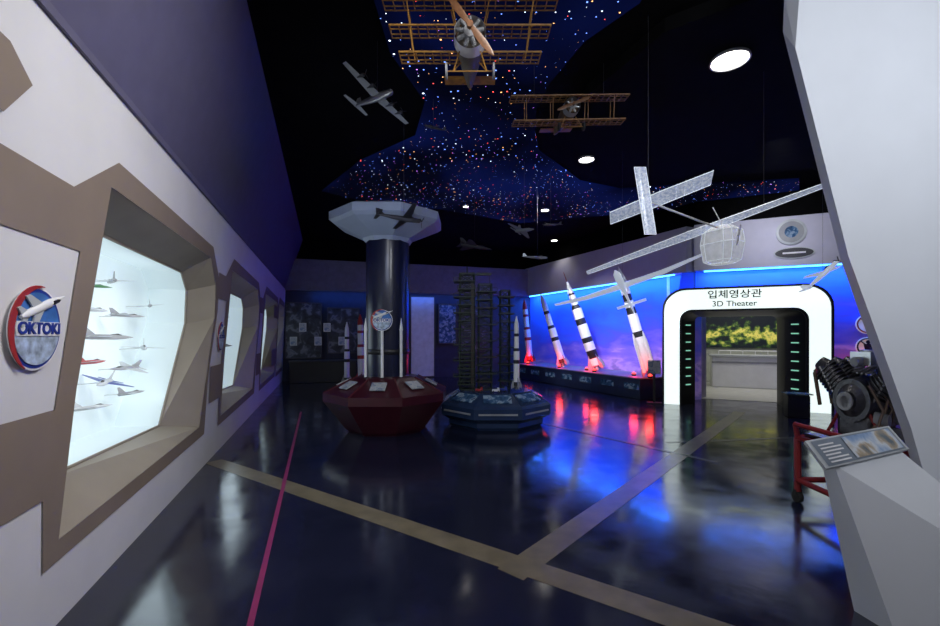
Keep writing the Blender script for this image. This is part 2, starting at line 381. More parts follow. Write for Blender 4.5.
BF=frame((-5.4,14.1,0),(0.958,0.286,0))
w=MB().box((3.7,.1,CEIL/2),(9.0,.2,CEIL)); struct(w.obj('wall_back',darkwall,M=BF,smooth=False))
soff=mat('soffit_paint',(0.16,0.17,0.24),0.6); soff2=mat('pale_lavender_paint',(0.55,0.54,0.66),0.6,var=.03)
w=MB().box((3.7,-.12,3.45),(8.9,.24,1.0)); struct(w.obj('trim_9',soff,M=BF,smooth=False))
RF=frame((2.3,16.4,0),(0.413,-0.911,0)); RL=math.hypot(2.9,6.4)
w=MB().box((RL/2,.1,CEIL/2),(RL+.1,.2,CEIL),0); struct(w.obj('wall_right',mural,M=RF,smooth=False))
w=MB().box((RL/2,-.12,3.48),(RL,.24,1.04)); struct(w.obj('trim_10',soff2,M=RF,smooth=False))
w=MB().box((RL/2,-.03,4.3),(RL,.06,.6)); struct(w.obj('trim_11',blackc,M=RF,smooth=False))
PW=frame((5.2,10.0,0),(0.912,-0.41,0))
PF=frame((4.66,9.2,0),(0.912,-0.41,0))
off=(PW.inverted()@PF@Vector((0,0,0)))
hu=off.x; depth=-off.y
struct(holed('wall_portal',[(0,0),(hu-.2,0),(hu-.2,2.2),(hu+2.15,2.2),(hu+2.15,0),(6.5,0),(6.5,CEIL),(0,CEIL)],[],0,mural2,PW))
w=MB().box((3.25,-.12,3.48),(6.5,.24,1.04)); struct(w.obj('trim_12',soff2,M=PW,smooth=False))
w=MB().box((3.25,-.03,4.3),(6.5,.06,.6)); struct(w.obj('trim_13',blackc,M=PW,smooth=False))
w=MB().box((3.7,-.03,4.3),(8.9,.06,.62)); struct(w.obj('trim_14',blackc,M=BF,smooth=False))
for F,L,e in ((BF,7.4,22),(RF,RL-.6,215),(PW,6.0,190)):
    if F is not BF:
        o=MB().box((L/2+.2,-.16,2.94),(L,.03,.025)).obj('led_strip',led_b,M=F,smooth=False)
        tag(o,'bright blue LED strip under the wall soffit','led strip')
    p=F@Vector((L/2+.2,-.30,2.92)); d=(F.to_3x3()@Vector((0,.34,-1)))
    l=light('AREA',p,e,(0.03,0.17,1.0),size=L,sy=.06,name='led_light')
    z=-d.normalized(); x=F.to_3x3()@Vector((1,0,0)); y=z.cross(x)
    l.matrix_world=Matrix(((x.x,y.x,z.x,p.x),(x.y,y.y,z.y,p.y),(x.z,y.z,z.z,p.z),(0,0,0,1)))

# near right partition: folded panel, front ridge and set-back outer edge
front=[(3.32,0),(3.08,.84),(2.64,2.05),(2.27,3.5),(2.30,3.9),(2.42,CEIL),(7,CEIL),(7,0)]
backp=[(3.38,0),(3.13,.81),(2.69,2.04),(2.27,3.70),(2.28,3.95),(2.36,CEIL),(7,CEIL),(7,0)]
struct(MB().prism(front,3.0,3.12,back=backp).obj('wall_near_right',slabw,smooth=False))

def tape(n,a,b,w,m):
    a=Vector((*a,0)); b=Vector((*b,0)); d=(b-a).normalized(); s=Vector((-d.y,d.x,0))*w/2
    mb=MB(); mb.add([a-s,b-s,b+s,a+s],[(0,1,2,3)])
    o=mb.obj('trim_%d'%n,m,M=T(0,0,.002+.0007*(n%4)),smooth=False); struct(o)
tape(16,(-3.05,5.11),(2.6,1.25),.20,tape_y)
tape(17,(5.26,8.38),(.25,2.69),.20,tape_y)
tape(18,(-3.30,8.4),(-.9,1.55),.035,tape_p)
tape(19,(1.0,7.6),(2.9,5.05),.07,tape_g)
tape(20,(2.75,6.0),(4.9,6.3),.07,tape_g)

# ---------------------------------------------------------------- portal
pt=top('theater_entrance_portal','glowing white rounded entrance portal with black pillars and green lights','entrance portal',PF)
def rr(x0,x1,z1,r,n=7):
    pts=[(x0,0)]
    for i in range(n+1):
        a=math.pi-math.pi/2*i/n; pts.append((x0+r+r*math.cos(a),z1-r+r*math.sin(a)))
    for i in range(n+1):
        a=math.pi/2-math.pi/2*i/n; pts.append((x1-r+r*math.cos(a),z1-r+r*math.sin(a)))
    pts.append((x1,0)); return pts
def arch(o,i,y0,y1,m,name,parent,y0i=None):
    n=len(o); mb=MB(); yi=y0 if y0i is None else y0i
    vs=[(a,y0,b) for a,b in o]+[(a,yi,b) for a,b in i]+[(a,y1,b) for a,b in o]+[(a,y1,b) for a,b in i]
    fs=[]
    for k in range(n-1):
        fs+=[(k,k+1,n+k+1,n+k),(2*n+k,3*n+k,3*n+k+1,2*n+k+1),(k,2*n+k,2*n+k+1,k+1),(n+k,n+k+1,3*n+k+1,3*n+k)]
    fs+=[(0,n,3*n,2*n),(n-1,3*n-1,4*n-1,2*n-1)]
    mb.add(vs,fs); return mb.obj(name,m,parent=parent)
dp=depth-.01
arch(rr(-.50,2.48,2.50,.45),rr(-.46,2.44,2.46,.43),-.03,dp,black,'outer_rim',pt)
arch(rr(-.46,2.44,2.46,.43),rr(-.16,2.10,2.04,.24),0,.12,glowframe,'lit_frame',pt)
arch(rr(-.16,2.10,2.04,.24),rr(-.12,2.06,2.00,.22),-.01,.14,black,'inner_rim',pt)
arch(rr(-.12,2.06,2.00,.22),rr(.16,1.80,1.92,.12),.05,dp+.15,black,'tunnel_lining',pt,y0i=.40)
for xx,sgn in ((.02,1),(1.92,-1)):
    for i in range(8):
        MB().box((0,0,0),(.15,.012,.024)).obj('green_light_bar',led_g,parent=pt,M=T(xx,.205,.42+.185*i)@E(0,0,sgn*51),smooth=False)
text('입체영상관',.185,txt_b,pt,T(.85,-.008,2.335),name='lettering',bold=.0025,sx=1.14)
text('3D Theater',.160,txt_b,pt,T(.85,-.008,2.145),name='lettering',bold=.001,sx=1.05)
def st(n,mb,m,**k): return struct(mb.obj(n,m,M=PF,smooth=False,**k))
ww=mat('theater_wall_paint',(0.5,0.52,0.46),0.6)
st('floor_theater',MB().box((2.1,dp+2.3,.004),(5.2,4.1,.006)),marblef)
st('wall_theater_left',MB().box((-.35,dp+2.4,1.5),(.1,3.9,2.9)),ww)
st('wall_theater_right',MB().box((4.8,dp+2.4,1.5),(.1,3.9,2.9)),ww)
st('wall_theater_back',MB().box((2.1,dp+4.45,1.5),(5.4,.1,3)),ww)
st('wall_theater_partition',MB().box((.42,dp+1.3,1.45),(.08,1.6,2.88)),ww)
st('ceiling_theater',MB().box((2.1,dp+2.4,3.0),(5.0,4.0,.1)),blackc)
o=MB().box((2.7,dp+4.36,1.85),(3.9,.05,1.5)).obj('panorama_print',pan,M=PF,smooth=False); tag(o,'dark panoramic print of yellow-green flowering shrubs on the wall','wall print')
cn=top('reception_counter','long white counter below the panoramic print','counter',PF@T(2.5,dp+3.2,0))
MB().box((0,0,.44),(3.4,.5,.88)).obj('body',wpaint,parent=cn,bevel=.03)
MB().box((0,-.03,.91),(3.5,.6,.06)).obj('counter_top',lgrey,parent=cn,bevel=.01)
MB().box((0,-.26,.72),(3.4,.02,.05)).obj('trim_stripe',gpaint,parent=cn,smooth=False)
rl=top('post_railing','white row of short railing posts on the counter','railing',PF@T(2.5,dp+3.2,.945))
m=MB()
for i in range(11): m.cyl((-1.5+.3*i,0,0),(-1.5+.3*i,0,.10),.010,n=6)
m.cyl((-1.5,0,.10),(1.5,0,.10),.012,n=6); m.obj('rail',wpaint,parent=rl)
light('AREA',PF@Vector((1.9,dp+2.3,2.9)),48,(1,.97,.88),size=2.5,d=(0,0,-1),name='theater_light')

# ---------------------------------------------------------------- rocket platform
PE=RL-.50
o=top('rocket_platform','long dark display platform with rockets standing on it','display platform',RF)
MB().box(((0.9+PE)/2,-.60,.235),(PE-.9,1.12,.47)).obj('body',mat('platform_dark',(0.02,0.03,0.08),0.3,coat=.3),parent=o,bevel=.01)
MB().box(((0.9+PE)/2,-.60,.485),(PE-.86,1.16,.03)).obj('platform_top',mat('platform_top_paint',(0.14,0.14,0.18),0.45),parent=o,smooth=False)
for i in range(7):
    MB().box((1.30+.83*i,-1.172,.29),(.46,.012,.14)).obj('info_plate',info2,parent=o,smooth=False)
PT=.535
def rocket(base,tip,Rr,style,label,group='model rockets along the mural wall',glow=False):
    b=Vector(base); t=Vector(tip); d=t-b; H=d.length; z=d.normalized()
    x=Vector((1,0,0)); y=z.cross(x).normalized(); x=y.cross(z)
    M=Matrix(((x.x,y.x,z.x,b.x),(x.y,y.y,z.y,b.y),(x.z,y.z,z.z,b.z),(0,0,0,1)))
    e=top('model_rocket',label,'rocket model',M,group)
    ms=[wpaint,txt_b,redp,silver,bluep,green]
    if style=='moon':
        pr=[(1,.05,1),(1,.12,0),(1,.2,1),(1,.28,0),(1,.33,1),(1,.46,0),(.98,.52,1),(.98,.62,0),(.7,.66,1),(.68,.76,0),(.66,.78,1)]
        MB().lathe([(Rr*r,H*h) for r,h,_ in pr],24,mis=[c for _,_,c in pr][1:]).obj('body',ms,parent=e)
        MB().lathe([(.66*Rr,.78*H),(.3*Rr,.86*H),(.22*Rr,.9*H)],20).obj('capsule',wpaint,parent=e)
        MB().lathe([(.06*Rr,.9*H),(.06*Rr,.985*H),(0.005,H)],10).obj('escape_tower',redp,parent=e)
    elif style=='booster':
        pr=[(1,.05,1),(1,.12,0),(1,.35,0),(1,.40,1),(1,.56,0),(1,.62,1),(.94,.68,0),(.94,.74,1),(.94,.80,0)]
        MB().lathe([(Rr*r,H*h) for r,h,_ in pr],24,mis=[c for _,_,c in pr][1:]).obj('body',ms,parent=e)
        MB().lathe([(.94*Rr,.80*H),(.88*Rr,.85*H),(.62*Rr,.91*H),(.30*Rr,.96*H),(.01,H)],24).obj('nose_cone',wpaint,parent=e)
        for i in range(4):
            a=math.pi/2*i+.4; q=T(math.cos(a)*Rr*1.4,math.sin(a)*Rr*1.4,0)
            MB().lathe([(.38*Rr,.04*H),(.38*Rr,.30*H),(.2*Rr,.36*H),(.01,.39*H)],14,M=q).obj('strap_on_booster',[wpaint],parent=e)
    else:
        c2={'slim':1,'red':2,'green':5}[style]
        pr=[(1,.05,c2),(1,.10,c2),(1,.35,0),(1,.40,c2),(1,.52,0),(.8,.56,c2),(.8,.72,0),(.8,.76,c2),(.8,.84,0)]
        MB().lathe([(Rr*r,H*h) for r,h,_ in pr],24,mis=[c for _,_,c in pr][1:]).obj('body',ms,parent=e)
        MB().lathe([(.8*Rr,.84*H),(.7*Rr,.9*H),(.35*Rr,.96*H),(.01,H)],24).obj('nose_cone',ms[c2] if style!='slim' else wpaint,parent=e)
    for i in range(4):
        M2=E(0,0,90*i+20)
        MB().fin([(Rr*.95,.03*H),(Rr*2.0,.0*H+.01),(Rr*2.0,.05*H),(Rr*.95,.16*H)],.012,M=M2).obj('fin',gpaint if style!='red' else redp,parent=e,smooth=False)
    MB().lathe([(.75*Rr,0),(.4*Rr,.05*H),(.3*Rr,.06*H)],18).obj('engine_nozzle',steel,parent=e)
    return e
rocket((4.30,10.25,PT),(3.60,10.45,3.16),.115,'booster','white rocket model with strap-on boosters leaning by the mural wall')
rocket((3.52,11.85,PT),(2.62,12.05,3.26),.14,'moon','tall black and white rocket model leaning on the platform')
rocket((2.90,13.3,PT),(2.22,13.5,2.78),.115,'slim','black and white slim rocket model on the platform')
rocket((2.10,15.0,PT),(1.9,15.1,2.75),.11,'red','small white rocket with red bands beside the back corner')
for (x,y) in ((4.02,10.55),(4.18,9.98),(3.30,12.15),(3.36,11.62),(2.72,13.1),(1.98,14.75)):
    e=top('red_uplight','small red spotlight at the foot of the rockets','uplight',T(x,y,.50),'red uplights on the rocket platform')
    MB().lathe([(.05,0),(.055,.02),(.05,.05)],14).obj('housing',black,parent=e)
    MB().lathe([(.046,.05),(.040,.075),(.02,.09)],14).obj('lens',led_r,parent=e)
    light('POINT',(x,y,.50+.17),7,(1,.03,.02),size=.09,name='red_glow')
e=top('red_uplight','tall red spotlight on the floor beside the entrance','uplight',PW@T(2.85,-.35,.0)); 
MB().lathe([(.12,0),(.13,.4),(.05,.66)],14).obj('housing',black,parent=e); MB().lathe([(.05,.66),(.05,.68)],14).obj('lens',led_r,parent=e)
light('POINT',PW@Vector((2.85,-.30,.75)),7,(1,.05,.03),size=.05,name='red_glow')
e=top('notice_stand','small white notice board beside the entrance','notice board',PF@T(-.66,-.1,0))
MB().box((0,0,.35),(.05,.05,.7)).obj('post',black,parent=e); MB().box((0,0,.02),(.3,.2,.03)).obj('foot',black,parent=e,smooth=False)
MB().box((0,-.03,.8),(.26,.02,.3)).obj('board',info,parent=e,smooth=False)
sgnw=mat('notice_white_added_glow',(.8,.8,.8),.5,emis=(.9,.9,.95),es=.18)  # added glow brightens the notices, which are no lamps
for z,lab in ((1.72,'white round notice on the mural wall'),(1.26,'white round notice with dark figure on the mural wall')):
    e=top('wall_notice',lab,'notice',PW@T(3.13,-.02,z),'notices beside the entrance')
    MB().lathe([(.20,0),(.20,.02)],30,M=E(90,0,0)).obj('board',sgnw,parent=e,smooth=False)
    m=MB()
    for i in range(24):
        a=2*math.pi*i/24; b=2*math.pi*(i+1)/24
        m.cyl((.17*math.cos(a),-.022,.17*math.sin(a)),(.17*math.cos(b),-.022,.17*math.sin(b)),.014,n=6)
    m.cyl((-.12,-.022,.12),(.12,-.022,-.12),.012,n=6)
    m.obj('prohibition_ring',redp if z>1.5 else txt_b,parent=e)
    m=MB(); m.prism([(-.045,-.12),(-.065,0),(-.075,.05),(0,.07),(.075,.05),(.065,0),(.045,-.12)],-.030,-.022); m.lathe([(.038,0),(.038,.008)],16,M=T(0,-.022,.10)@E(90,0,0))
    m.obj('dark_figure',txt_b,parent=e,smooth=False)
e=top('round_emblem','grey round disc emblem on the wall soffit','emblem',PW@T(1.80,-.255,3.66))
MB().lathe([(.25,0),(.27,.02),(.25,.03)],32,M=E(90,0,0)).obj('disc',lgrey,parent=e)
MB().lathe([(.22,.03),(.22,.036)],32,M=E(90,0,0)).obj('face',gpaint,parent=e)
MB().lathe([(.05,.036),(.12,.04),(.05,.045)],24,M=E(90,0,0)).obj('globe_mark',info2,parent=e)
e=top('oval_sign','dark oval sign with pale lettering line on the wall soffit','sign',PW@T(1.85,-.26,3.22))
MB().lathe([(.36,0),(.36,.012)],32,M=E(90,0,0)@Matrix.Diagonal((1,.34,1,1))).obj('rim',lgrey,parent=e)
MB().lathe([(.33,.012),(.33,.02)],32,M=E(90,0,0)@Matrix.Diagonal((1,.31,1,1))).obj('plate',dgrey,parent=e)
MB().box((0,-.024,.0),(.40,.004,.035)).obj('lettering_line',txt_w,parent=e,smooth=False)

# ---------------------------------------------------------------- back wall items
def board(u0,u1,z0,z1,m_,label,name='display_board',cat='display board',d=.05):
    e=top(name,label,cat,BF@T((u0+u1)/2,-d,0))
    w_=u1-u0; h=z1-z0
    MB().box((0,0,(z0+z1)/2),(w_,d,h)).obj('panel',m_,parent=e,smooth=False)
    m=MB(); t=.04
    for a,b,c,dd in (((0),(z1),w_+t,t),((0),(z0),w_+t,t)): m.box((a,-.0,b),(c,d+.03,dd))
    for sx in (-1,1): m.box((sx*w_/2,0,(z0+z1)/2),(t,d+.03,h))
    m.obj('frame',dgrey,parent=e,smooth=False)
    return e
board(-.6,.5,.75,2.55,poster,'dark framed photo display board on the back wall')
board(.7,1.7,.9,2.4,poster,'dark display board with small pictures on the back wall')
palep=mat('pale_panel_paint',(0.55,0.56,0.60),0.5,emis=(.5,.55,.65),es=.04)  # faint glow put into the door paint to lift it
board(3.45,4.3,.03,2.85,palep,'plain pale panel door with grey frame in the back wall','panel_door','door')
board(4.45,5.1,1.2,2.6,info2,'blue framed poster on the back wall')
board(5.3,6.2,.9,2.5,poster,'dark information board on the back wall')
for i in range(5):
    e=top('framed_photo','small framed photograph on the back wall','framed photo',BF@T(-.35+.28*(i%2)+(.75*(i//2)),-.11,1.3+.45*(i%2)),'small photographs on the back wall')
    MB().box((0,0,0),(.22,.015,.28)).obj('frame',silver,parent=e,smooth=False)
    MB().box((0,-.01,0),(.18,.008,.24)).obj('print',info,parent=e,smooth=False)
rocket((-3.35,13.3,0.02),(-3.4,13.3,2.15),.11,'red','white and red rocket model standing before the back wall','rockets before the back wall')
rocket((-3.75,13.1,0.02),(-3.75,13.1,1.9),.08,'slim','slim black and white rocket model before the back wall','rockets before the back wall')
dk=top('display_bench','low dark display bench along the back wall','display bench',BF@T(1.2,-.50,0))
MB().box((-.6,0,.33),(2.0,.5,.66)).obj('body',black,parent=dk,bevel=.01); MB().box((-.6,0,.68),(2.06,.56,.03)).obj('bench_top',dgrey,parent=dk,smooth=False)

# ---------------------------------------------------------------- logo discs on left wall
def halfdisc(r,a0,a1,y0,y1,sq=1.0,n=24):
    pts=[(r*math.cos(R(a0+(a1-a0)*i/n)),sq*r*math.sin(R(a0+(a1-a0)*i/n))) for i in range(n+1)]
    return MB().prism(pts,y0,y1)
esky=mat('emblem_sky_blue',(0.05,0.17,0.48),.5,var=.3,vscale=10)
def emblem_face(e,r,Q0,ks=1.5):
    Q=Q0@E(90,0,0)
    MB().lathe([(r,0),(r,.004)],44,M=Q).obj('disc',txt_w,parent=e)
    MB().lathe([(r*.95,.004),(r*.95,.006)],44,M=Q).obj('ring',txt_bl,parent=e)
    MB().lathe([(r*.87,.006),(r*.87,.008)],44,M=Q).obj('sky_field',esky,parent=e)
    halfdisc(r*.87,180+8,360-8,-.011,-.007).obj('globe',pale,parent=e,smooth=False,M=Q0)
    pts=[]
    for i in range(19):
        a=R(80+165*i/18); pts.append((r*1.04*math.cos(a),r*1.04*math.sin(a)))
    for i in range(19):
        a=R(245-165*i/18); w_=.18*math.sin(math.pi*(18-i)/18); pts.append((r*(1.02-w_)*math.cos(a),r*(1.02-w_)*math.sin(a)))
    MB().prism(pts,-.013,-.009).obj('red_swoosh',redp,parent=e,smooth=False,M=Q0)
    m=MB(); m.prism([(-.80*r,-.17*r),(.84*r,-.17*r),(.88*r,0.0),(.84*r,.17*r),(-.80*r,.17*r),(-.84*r,0)],-.015,-.010); m.obj('lettering_band',txt_w,parent=e,smooth=False,M=Q0)
    text('OKTOKI',.38*r,txt_bl,e,Q0@T(.02*r,-.017,0.0),sx=1.12,depth=.002,bold=.012*r)
    k=r*ks*.95
    # jet shown flat: pointed fuselage, swept wing, tailplane and fin, dark cockpit
    Ms=Q0@T(.10*r,0,.55*r)@E(0,-20,0)
    wg=[(-.10,.05),(-.42,.36),(-.54,.36),(-.40,.05),(-.40,-.05),(-.54,-.36),(-.42,-.36),(-.10,-.05),(.22,-.05),(.22,.05)]
    MB().prism([(a*k+.12*k,b*k*.85) for a,b in wg],-.019,-.012).obj('jet_wing',lgrey,parent=e,M=Ms,smooth=False)
    tl=[(-.42,.04),(-.60,.20),(-.68,.20),(-.62,.04),(-.62,-.04),(-.68,-.20),(-.60,-.20),(-.42,-.04)]
    MB().prism([(a*k,b*k*.9) for a,b in tl],-.019,-.012).obj('jet_tail',lgrey,parent=e,M=Ms,smooth=False)
    m=MB().fus([(-.64*k,.03*k,.03*k,0),(-.50*k,.07*k,.045*k,0),(.20*k,.085*k,.05*k,0),(.45*k,.05*k,.035*k,0),(.70*k,.006*k,.006*k,0)],12)
    m.obj('jet_body',wpaint,parent=e,M=Ms@T(0,-.016,0)@E(0,0,-90)@E(0,90,0))
    MB().prism([(.22*k,-.03*k),(.24*k,.035*k),(.38*k,.03*k),(.44*k,0),(.38*k,-.03*k)],-.016-.062*k,-.016-.03*k).obj('jet_canopy',txt_b,parent=e,M=Ms,smooth=False)
def logo(Y,z,r,ks):
    e=top('space_center_emblem','round blue and white emblem with red swoosh on the wall','emblem',LW@T(Y*K,-.012,z),'round emblems')
    emblem_face(e,r,Matrix.Identity(4),ks)
logo(1.94,1.53,.19,1.4); logo(5.42,1.48,.18,1.1)

# ---------------------------------------------------------------- column display
cd=top('display_column','dark blue column with octagonal maroon base and pale flared top','display column',T(-1.32,6.9,0))
MB().lathe([(.60,0),(.66,.06),(.99,.50),(.99,.62),(.50,.84),(.42,.86)],8,rot=R(22.5)).obj('base',maroon,parent=cd,smooth=False)
MB().lathe([(.34,.84),(.34,3.02)],32).obj('shaft',navy,parent=cd)
MB().lathe([(.345,1.2),(.36,1.22),(.36,1.26),(.345,1.28)],32).obj('collar',black,parent=cd)
MB().lathe([(.36,2.96),(.40,3.02),(.84,3.22),(.90,3.26),(.90,3.38),(.80,3.42)],8,rot=R(22.5)).obj('flared_top',mat('pale_blue_panel',(0.36,0.42,0.55),0.5,var=.04),parent=cd,smooth=False)
m=MB()
for i in range(8):
    a=R(45*i+22.5); m.cyl((.985*math.cos(a),.985*math.sin(a),.62),(.5*math.cos(a),.5*math.sin(a),.845),.012,n=6)
m.obj('base_ribs',darkred,parent=cd)
for i in range(8):
    a=45*i-90
    MB().box((0,0,0),(.22,.20,.015)).obj('info_plate',info,parent=cd,M=E(0,0,a+90)@T(0,-.70,.755)@E(26,0,0),smooth=False)
for a in (-128,-90,-52):
    M=E(0,0,a+90)@T(0,-.44,.86)
    MB().lathe([(.022,0),(.022,.70),(.028,.72),(.014,.82),(.003,.90)],14).obj('white_pylon',wpaint,parent=cd,M=M)
e=top('space_center_emblem','small round emblem mounted on the dark column','emblem',T(-1.32,6.44,1.72),'round emblems')
MB().cyl((0,0,0),(0,.118,0),.03,n=12).obj('bracket',gpaint,parent=e)
emblem_face(e,.16,Matrix.Identity(4),1.5)

# ---------------------------------------------------------------- launch gantry display
gd=top('octagonal_display_base','octagonal dark blue display base with sloping glass information panels','display base',T(.43,7.45,0))
MB().lathe([(.80,0),(.84,.05),(.84,.12),(.97,.20),(.97,.36),(.93,.40),(.62,.56),(.60,.56)],8,rot=R(22.5)).obj('body',mat('display_base_navy',(0.02,0.04,0.10),0.25,coat=.4),parent=gd,smooth=False)
for i in range(8):
    MB().box((0,0,0),(.44,.20,.014)).obj('info_panel',info2,parent=gd,M=E(0,0,45*i)@T(0,-.72,.49)@E(28,0,0),smooth=False)
for i in range(8):
    MB().box((0,-.90,.28),(.6,.02,.025)).obj('silver_edge',gpaint,parent=gd,M=E(0,0,45*i),smooth=False)
def lattice(m,cx,cy,z0,z1,w,lv,r=.010):
    h=(z1-z0)/lv; c=[(cx-w/2,cy-w/2),(cx+w/2,cy-w/2),(cx+w/2,cy+w/2),(cx-w/2,cy+w/2)]
    for x,y in c: m.cyl((x,y,z0),(x,y,z1),r*1.3,n=5)
    for k in range(lv+1):
        z=z0+h*k
        for i in range(4):
            a=c[i]; b=c[(i+1)%4]; m.cyl((*a,z),(*b,z),r,n=4)
            if k<lv:
                m.cyl((*a,z),(*b,z+h),r*.7,n=4); m.cyl((*b,z),(*a,z+h),r*.7,n=4)
def deck(e,x0,x1,y,dy,z,m_,rail=True):
    m=MB(); m.box(((x0+x1)/2,y,z),(x1-x0,dy,.020))
    if rail:
        yf=y-dy/2+.005; n=max(2,int((x1-x0)/.08))
        m.cyl((x0,yf,z+.06),(x1,yf,z+.06),.006,n=4)
        for j in range(n+1): m.cyl((x0+(x1-x0)*j/n,yf,z),(x0+(x1-x0)*j/n,yf,z+.06),.005,n=4)
    m.obj('service_deck',m_,parent=e,smooth=False)
g1=top('launch_tower_model','dark green lattice launch gantry model with service decks','launch tower model',T(.10,7.45,.57),'launch tower models')
m=MB(); lattice(m,-.15,0,0,1.98,.24,14,.014); m.obj('lattice_tower',olive,parent=g1)
m=MB(); lattice(m,.16,0,0,1.80,.22,13,.014); m.obj('lattice_tower',olive,parent=g1)
for k in range(14):
    z=.09+.135*k
    deck(g1,-.38 if k%2 else -.31,-.01,-.03,.32,z,olive)
for k in range(12):
    z=.13+.14*k
    deck(g1,.01,.36 if k%2 else .28,-.03,.28,z,brownm if k%3==0 else olive)
m=MB(); m.box((-.06,-.16,.92),(.05,.03,1.76)); m.obj('elevator_shaft',brownm,parent=g1,smooth=False)
m=MB(); m.cyl((-.15,0,1.98),(-.15,0,2.12),.012,n=5); m.box((.02,0,1.98),(.5,.06,.035)); m.cyl((.24,0,1.97),(.24,0,1.80),.006,n=4); m.obj('crane_arm',olive,parent=g1)
g2=top('launch_tower_model','smaller green lattice tower model beside a white rocket','launch tower model',T(.62,7.66,.57),'launch tower models')
m=MB(); lattice(m,0,0,0,1.72,.16,13,.012); m.obj('lattice_tower',olive,parent=g2)
for k in range(11): deck(g2,-.12,.16,-.03,.22,.12+.148*k,olive,False)
rocket((.78,7.22,.59),(.78,7.22,1.82),.05,'slim','small white rocket model beside the lattice tower','rockets on the octagonal base')
for x,y,c in ((.15,7.05,redp),(.42,7.0,wpaint),(.55,7.12,bluep)):
    e=top('service_vehicle_model','tiny launch pad vehicle model on the display base','model vehicle',T(x,y,.57),'tiny pad vehicles')
    MB().box((0,0,.03),(.12,.05,.035)).box((.04,0,.06),(.035,.045,.03)).obj('body',c,parent=e,bevel=.004)
    m=MB()
    for sx in (-.04,.04):
        m.cyl((sx,-.03,.014),(sx,.03,.014),.014,n=10)
    m.obj('wheels',rubber,parent=e)

# ---------------------------------------------------------------- aircraft
def wires(e,M,pts,length=None,name='hanging_wire'):
    Mi=M.inverted()
    for p in pts:
        w=M@Vector(p); t=Mi@Vector((w.x,w.y,CEIL-.02 if length is None else w.z+length))
        MB().cyl(p,t,.0015,n=4).obj(name,wire,parent=e)
def prop(e,y,r,m=dwood,z=0,a=30,blades=2,x=0):
    mb=MB()
    for i in range(blades):
        Q=T(x,y,z)@E(0,a+360*i/blades,0)
        mb.loft([[(c*w_*r, -.01*r+(c*tw)*r, r*s) for c,tw in ((-1,-.02),(0,.02),(1,.02),(0,-.02))] for s,w_ in ((.02,.05),(.3,.09),(.6,.1),(.9,.06),(1,.02))],M=Q)
    mb.cyl((x,y-.05*r,z),(x,y+.08*r,z),.09*r,n=12)
    mb.obj('propeller',m,parent=e)
def ribwing(span,chord,z,y0,dih=0,nr=15,k=1.0):
    m=MB(); h=span/2
    def zz(x): return z+abs(x)/h*dih
    for s in(-1,1):
        for yy,rr_ in((y0,.009*k),(y0+chord*.3,.006*k),(y0+chord*.7,.006*k),(y0+chord,.006*k)):
            m.cyl((0,yy,zz(0)),(s*h,yy,zz(h)),rr_,n=6)
    for i in range(nr+1):
        x=-h+span*i/nr
        m.box((x,y0+chord/2,zz(x)),(.007*k,chord,.014))
    return m
def radial(e,y,r,n=7,m=silver):
    MB().cyl((0,y-.06*r,0),(0,y+.5*r,0),.45*r,n=20).obj('crankcase',gpaint,parent=e)
    for i in range(n):
        a=2*math.pi*i/n; mb=MB()
        d=Vector((math.sin(a),0,math.cos(a))); c=Vector((0,y+.2*r,0))
        mb.cyl(c+d*.35*r,c+d*1.0*r,.13*r,n=10)
        for k in range(5): mb.cyl(c+d*(.45+.11*k)*r,c+d*(.48+.11*k)*r,.18*r,n=10)
        mb.obj('engine_cylinder',m,parent=e)
def strut(e,p,q,r,m):
    MB().cyl(p,q,r,n=6).obj('wing_strut',m,parent=e)

M=T(0.0,3.5,3.95)@E(3,0,0)
e=top('model_triplane','yellow wooden-framed triplane model with radial engine hanging from the ceiling','model airplane',M)
MB().fus([(0,.09,.09,0),(.06,.115,.115,0),(.2,.115,.115,0),(.45,.08,.10,0),(.8,.03,.05,.02)],18).obj('fuselage',mat('cream_fabric',(0.20,0.17,0.13),.6),parent=e)
MB().cyl((0,-.03,0),(0,.10,0),.130,.135,n=28,caps=False).obj('cowling',wpaint,parent=e)
radial(e,-.05,.115,9,gpaint)
for i,(sp,z,y0) in enumerate(((1.44,.30,.0),(1.34,.11,.06),(1.20,-.07,.12))):
    ribwing(sp,.17,z,y0,nr=17).obj('wing',wood,parent=e)
for s in(-1,1):
    for yy in(.03,.16): strut(e,(s*.48,yy+.10,-.07),(s*.52,yy,.30),.006,wood); strut(e,(s*.10,yy+.04,.05),(s*.16,yy,.30),.005,wood)
m=MB()
for s in(-1,1):
    m.cyl((s*.08,.06,-.08),(s*.14,.10,-.24),.006,n=6); m.cyl((s*.08,.22,-.10),(s*.14,.10,-.24),.006,n=6)
m.cyl((-.20,.10,-.24),(.20,.10,-.24),.006,n=6); m.obj('landing_gear',wood,parent=e)
for s in(-1,1):
    m=MB(); m.cyl((s*.19,.10,-.24),(s*.205,.10,-.24),.065,n=24); m.obj('wheel',gpaint,parent=e)
prop(e,-.12,.30,a=-38)
MB().wing([(-.25,.70,.16,.04,.02),(.25,.70,.16,.04,.02)]).obj('tailplane',wood,parent=e); MB().fin([(.68,.05),(.72,.2),(.88,.22),(.88,.0)],.015).obj('tail_fin',wood,parent=e)
wires(e,M,[(-.5,.10,.30),(.5,.10,.30)])

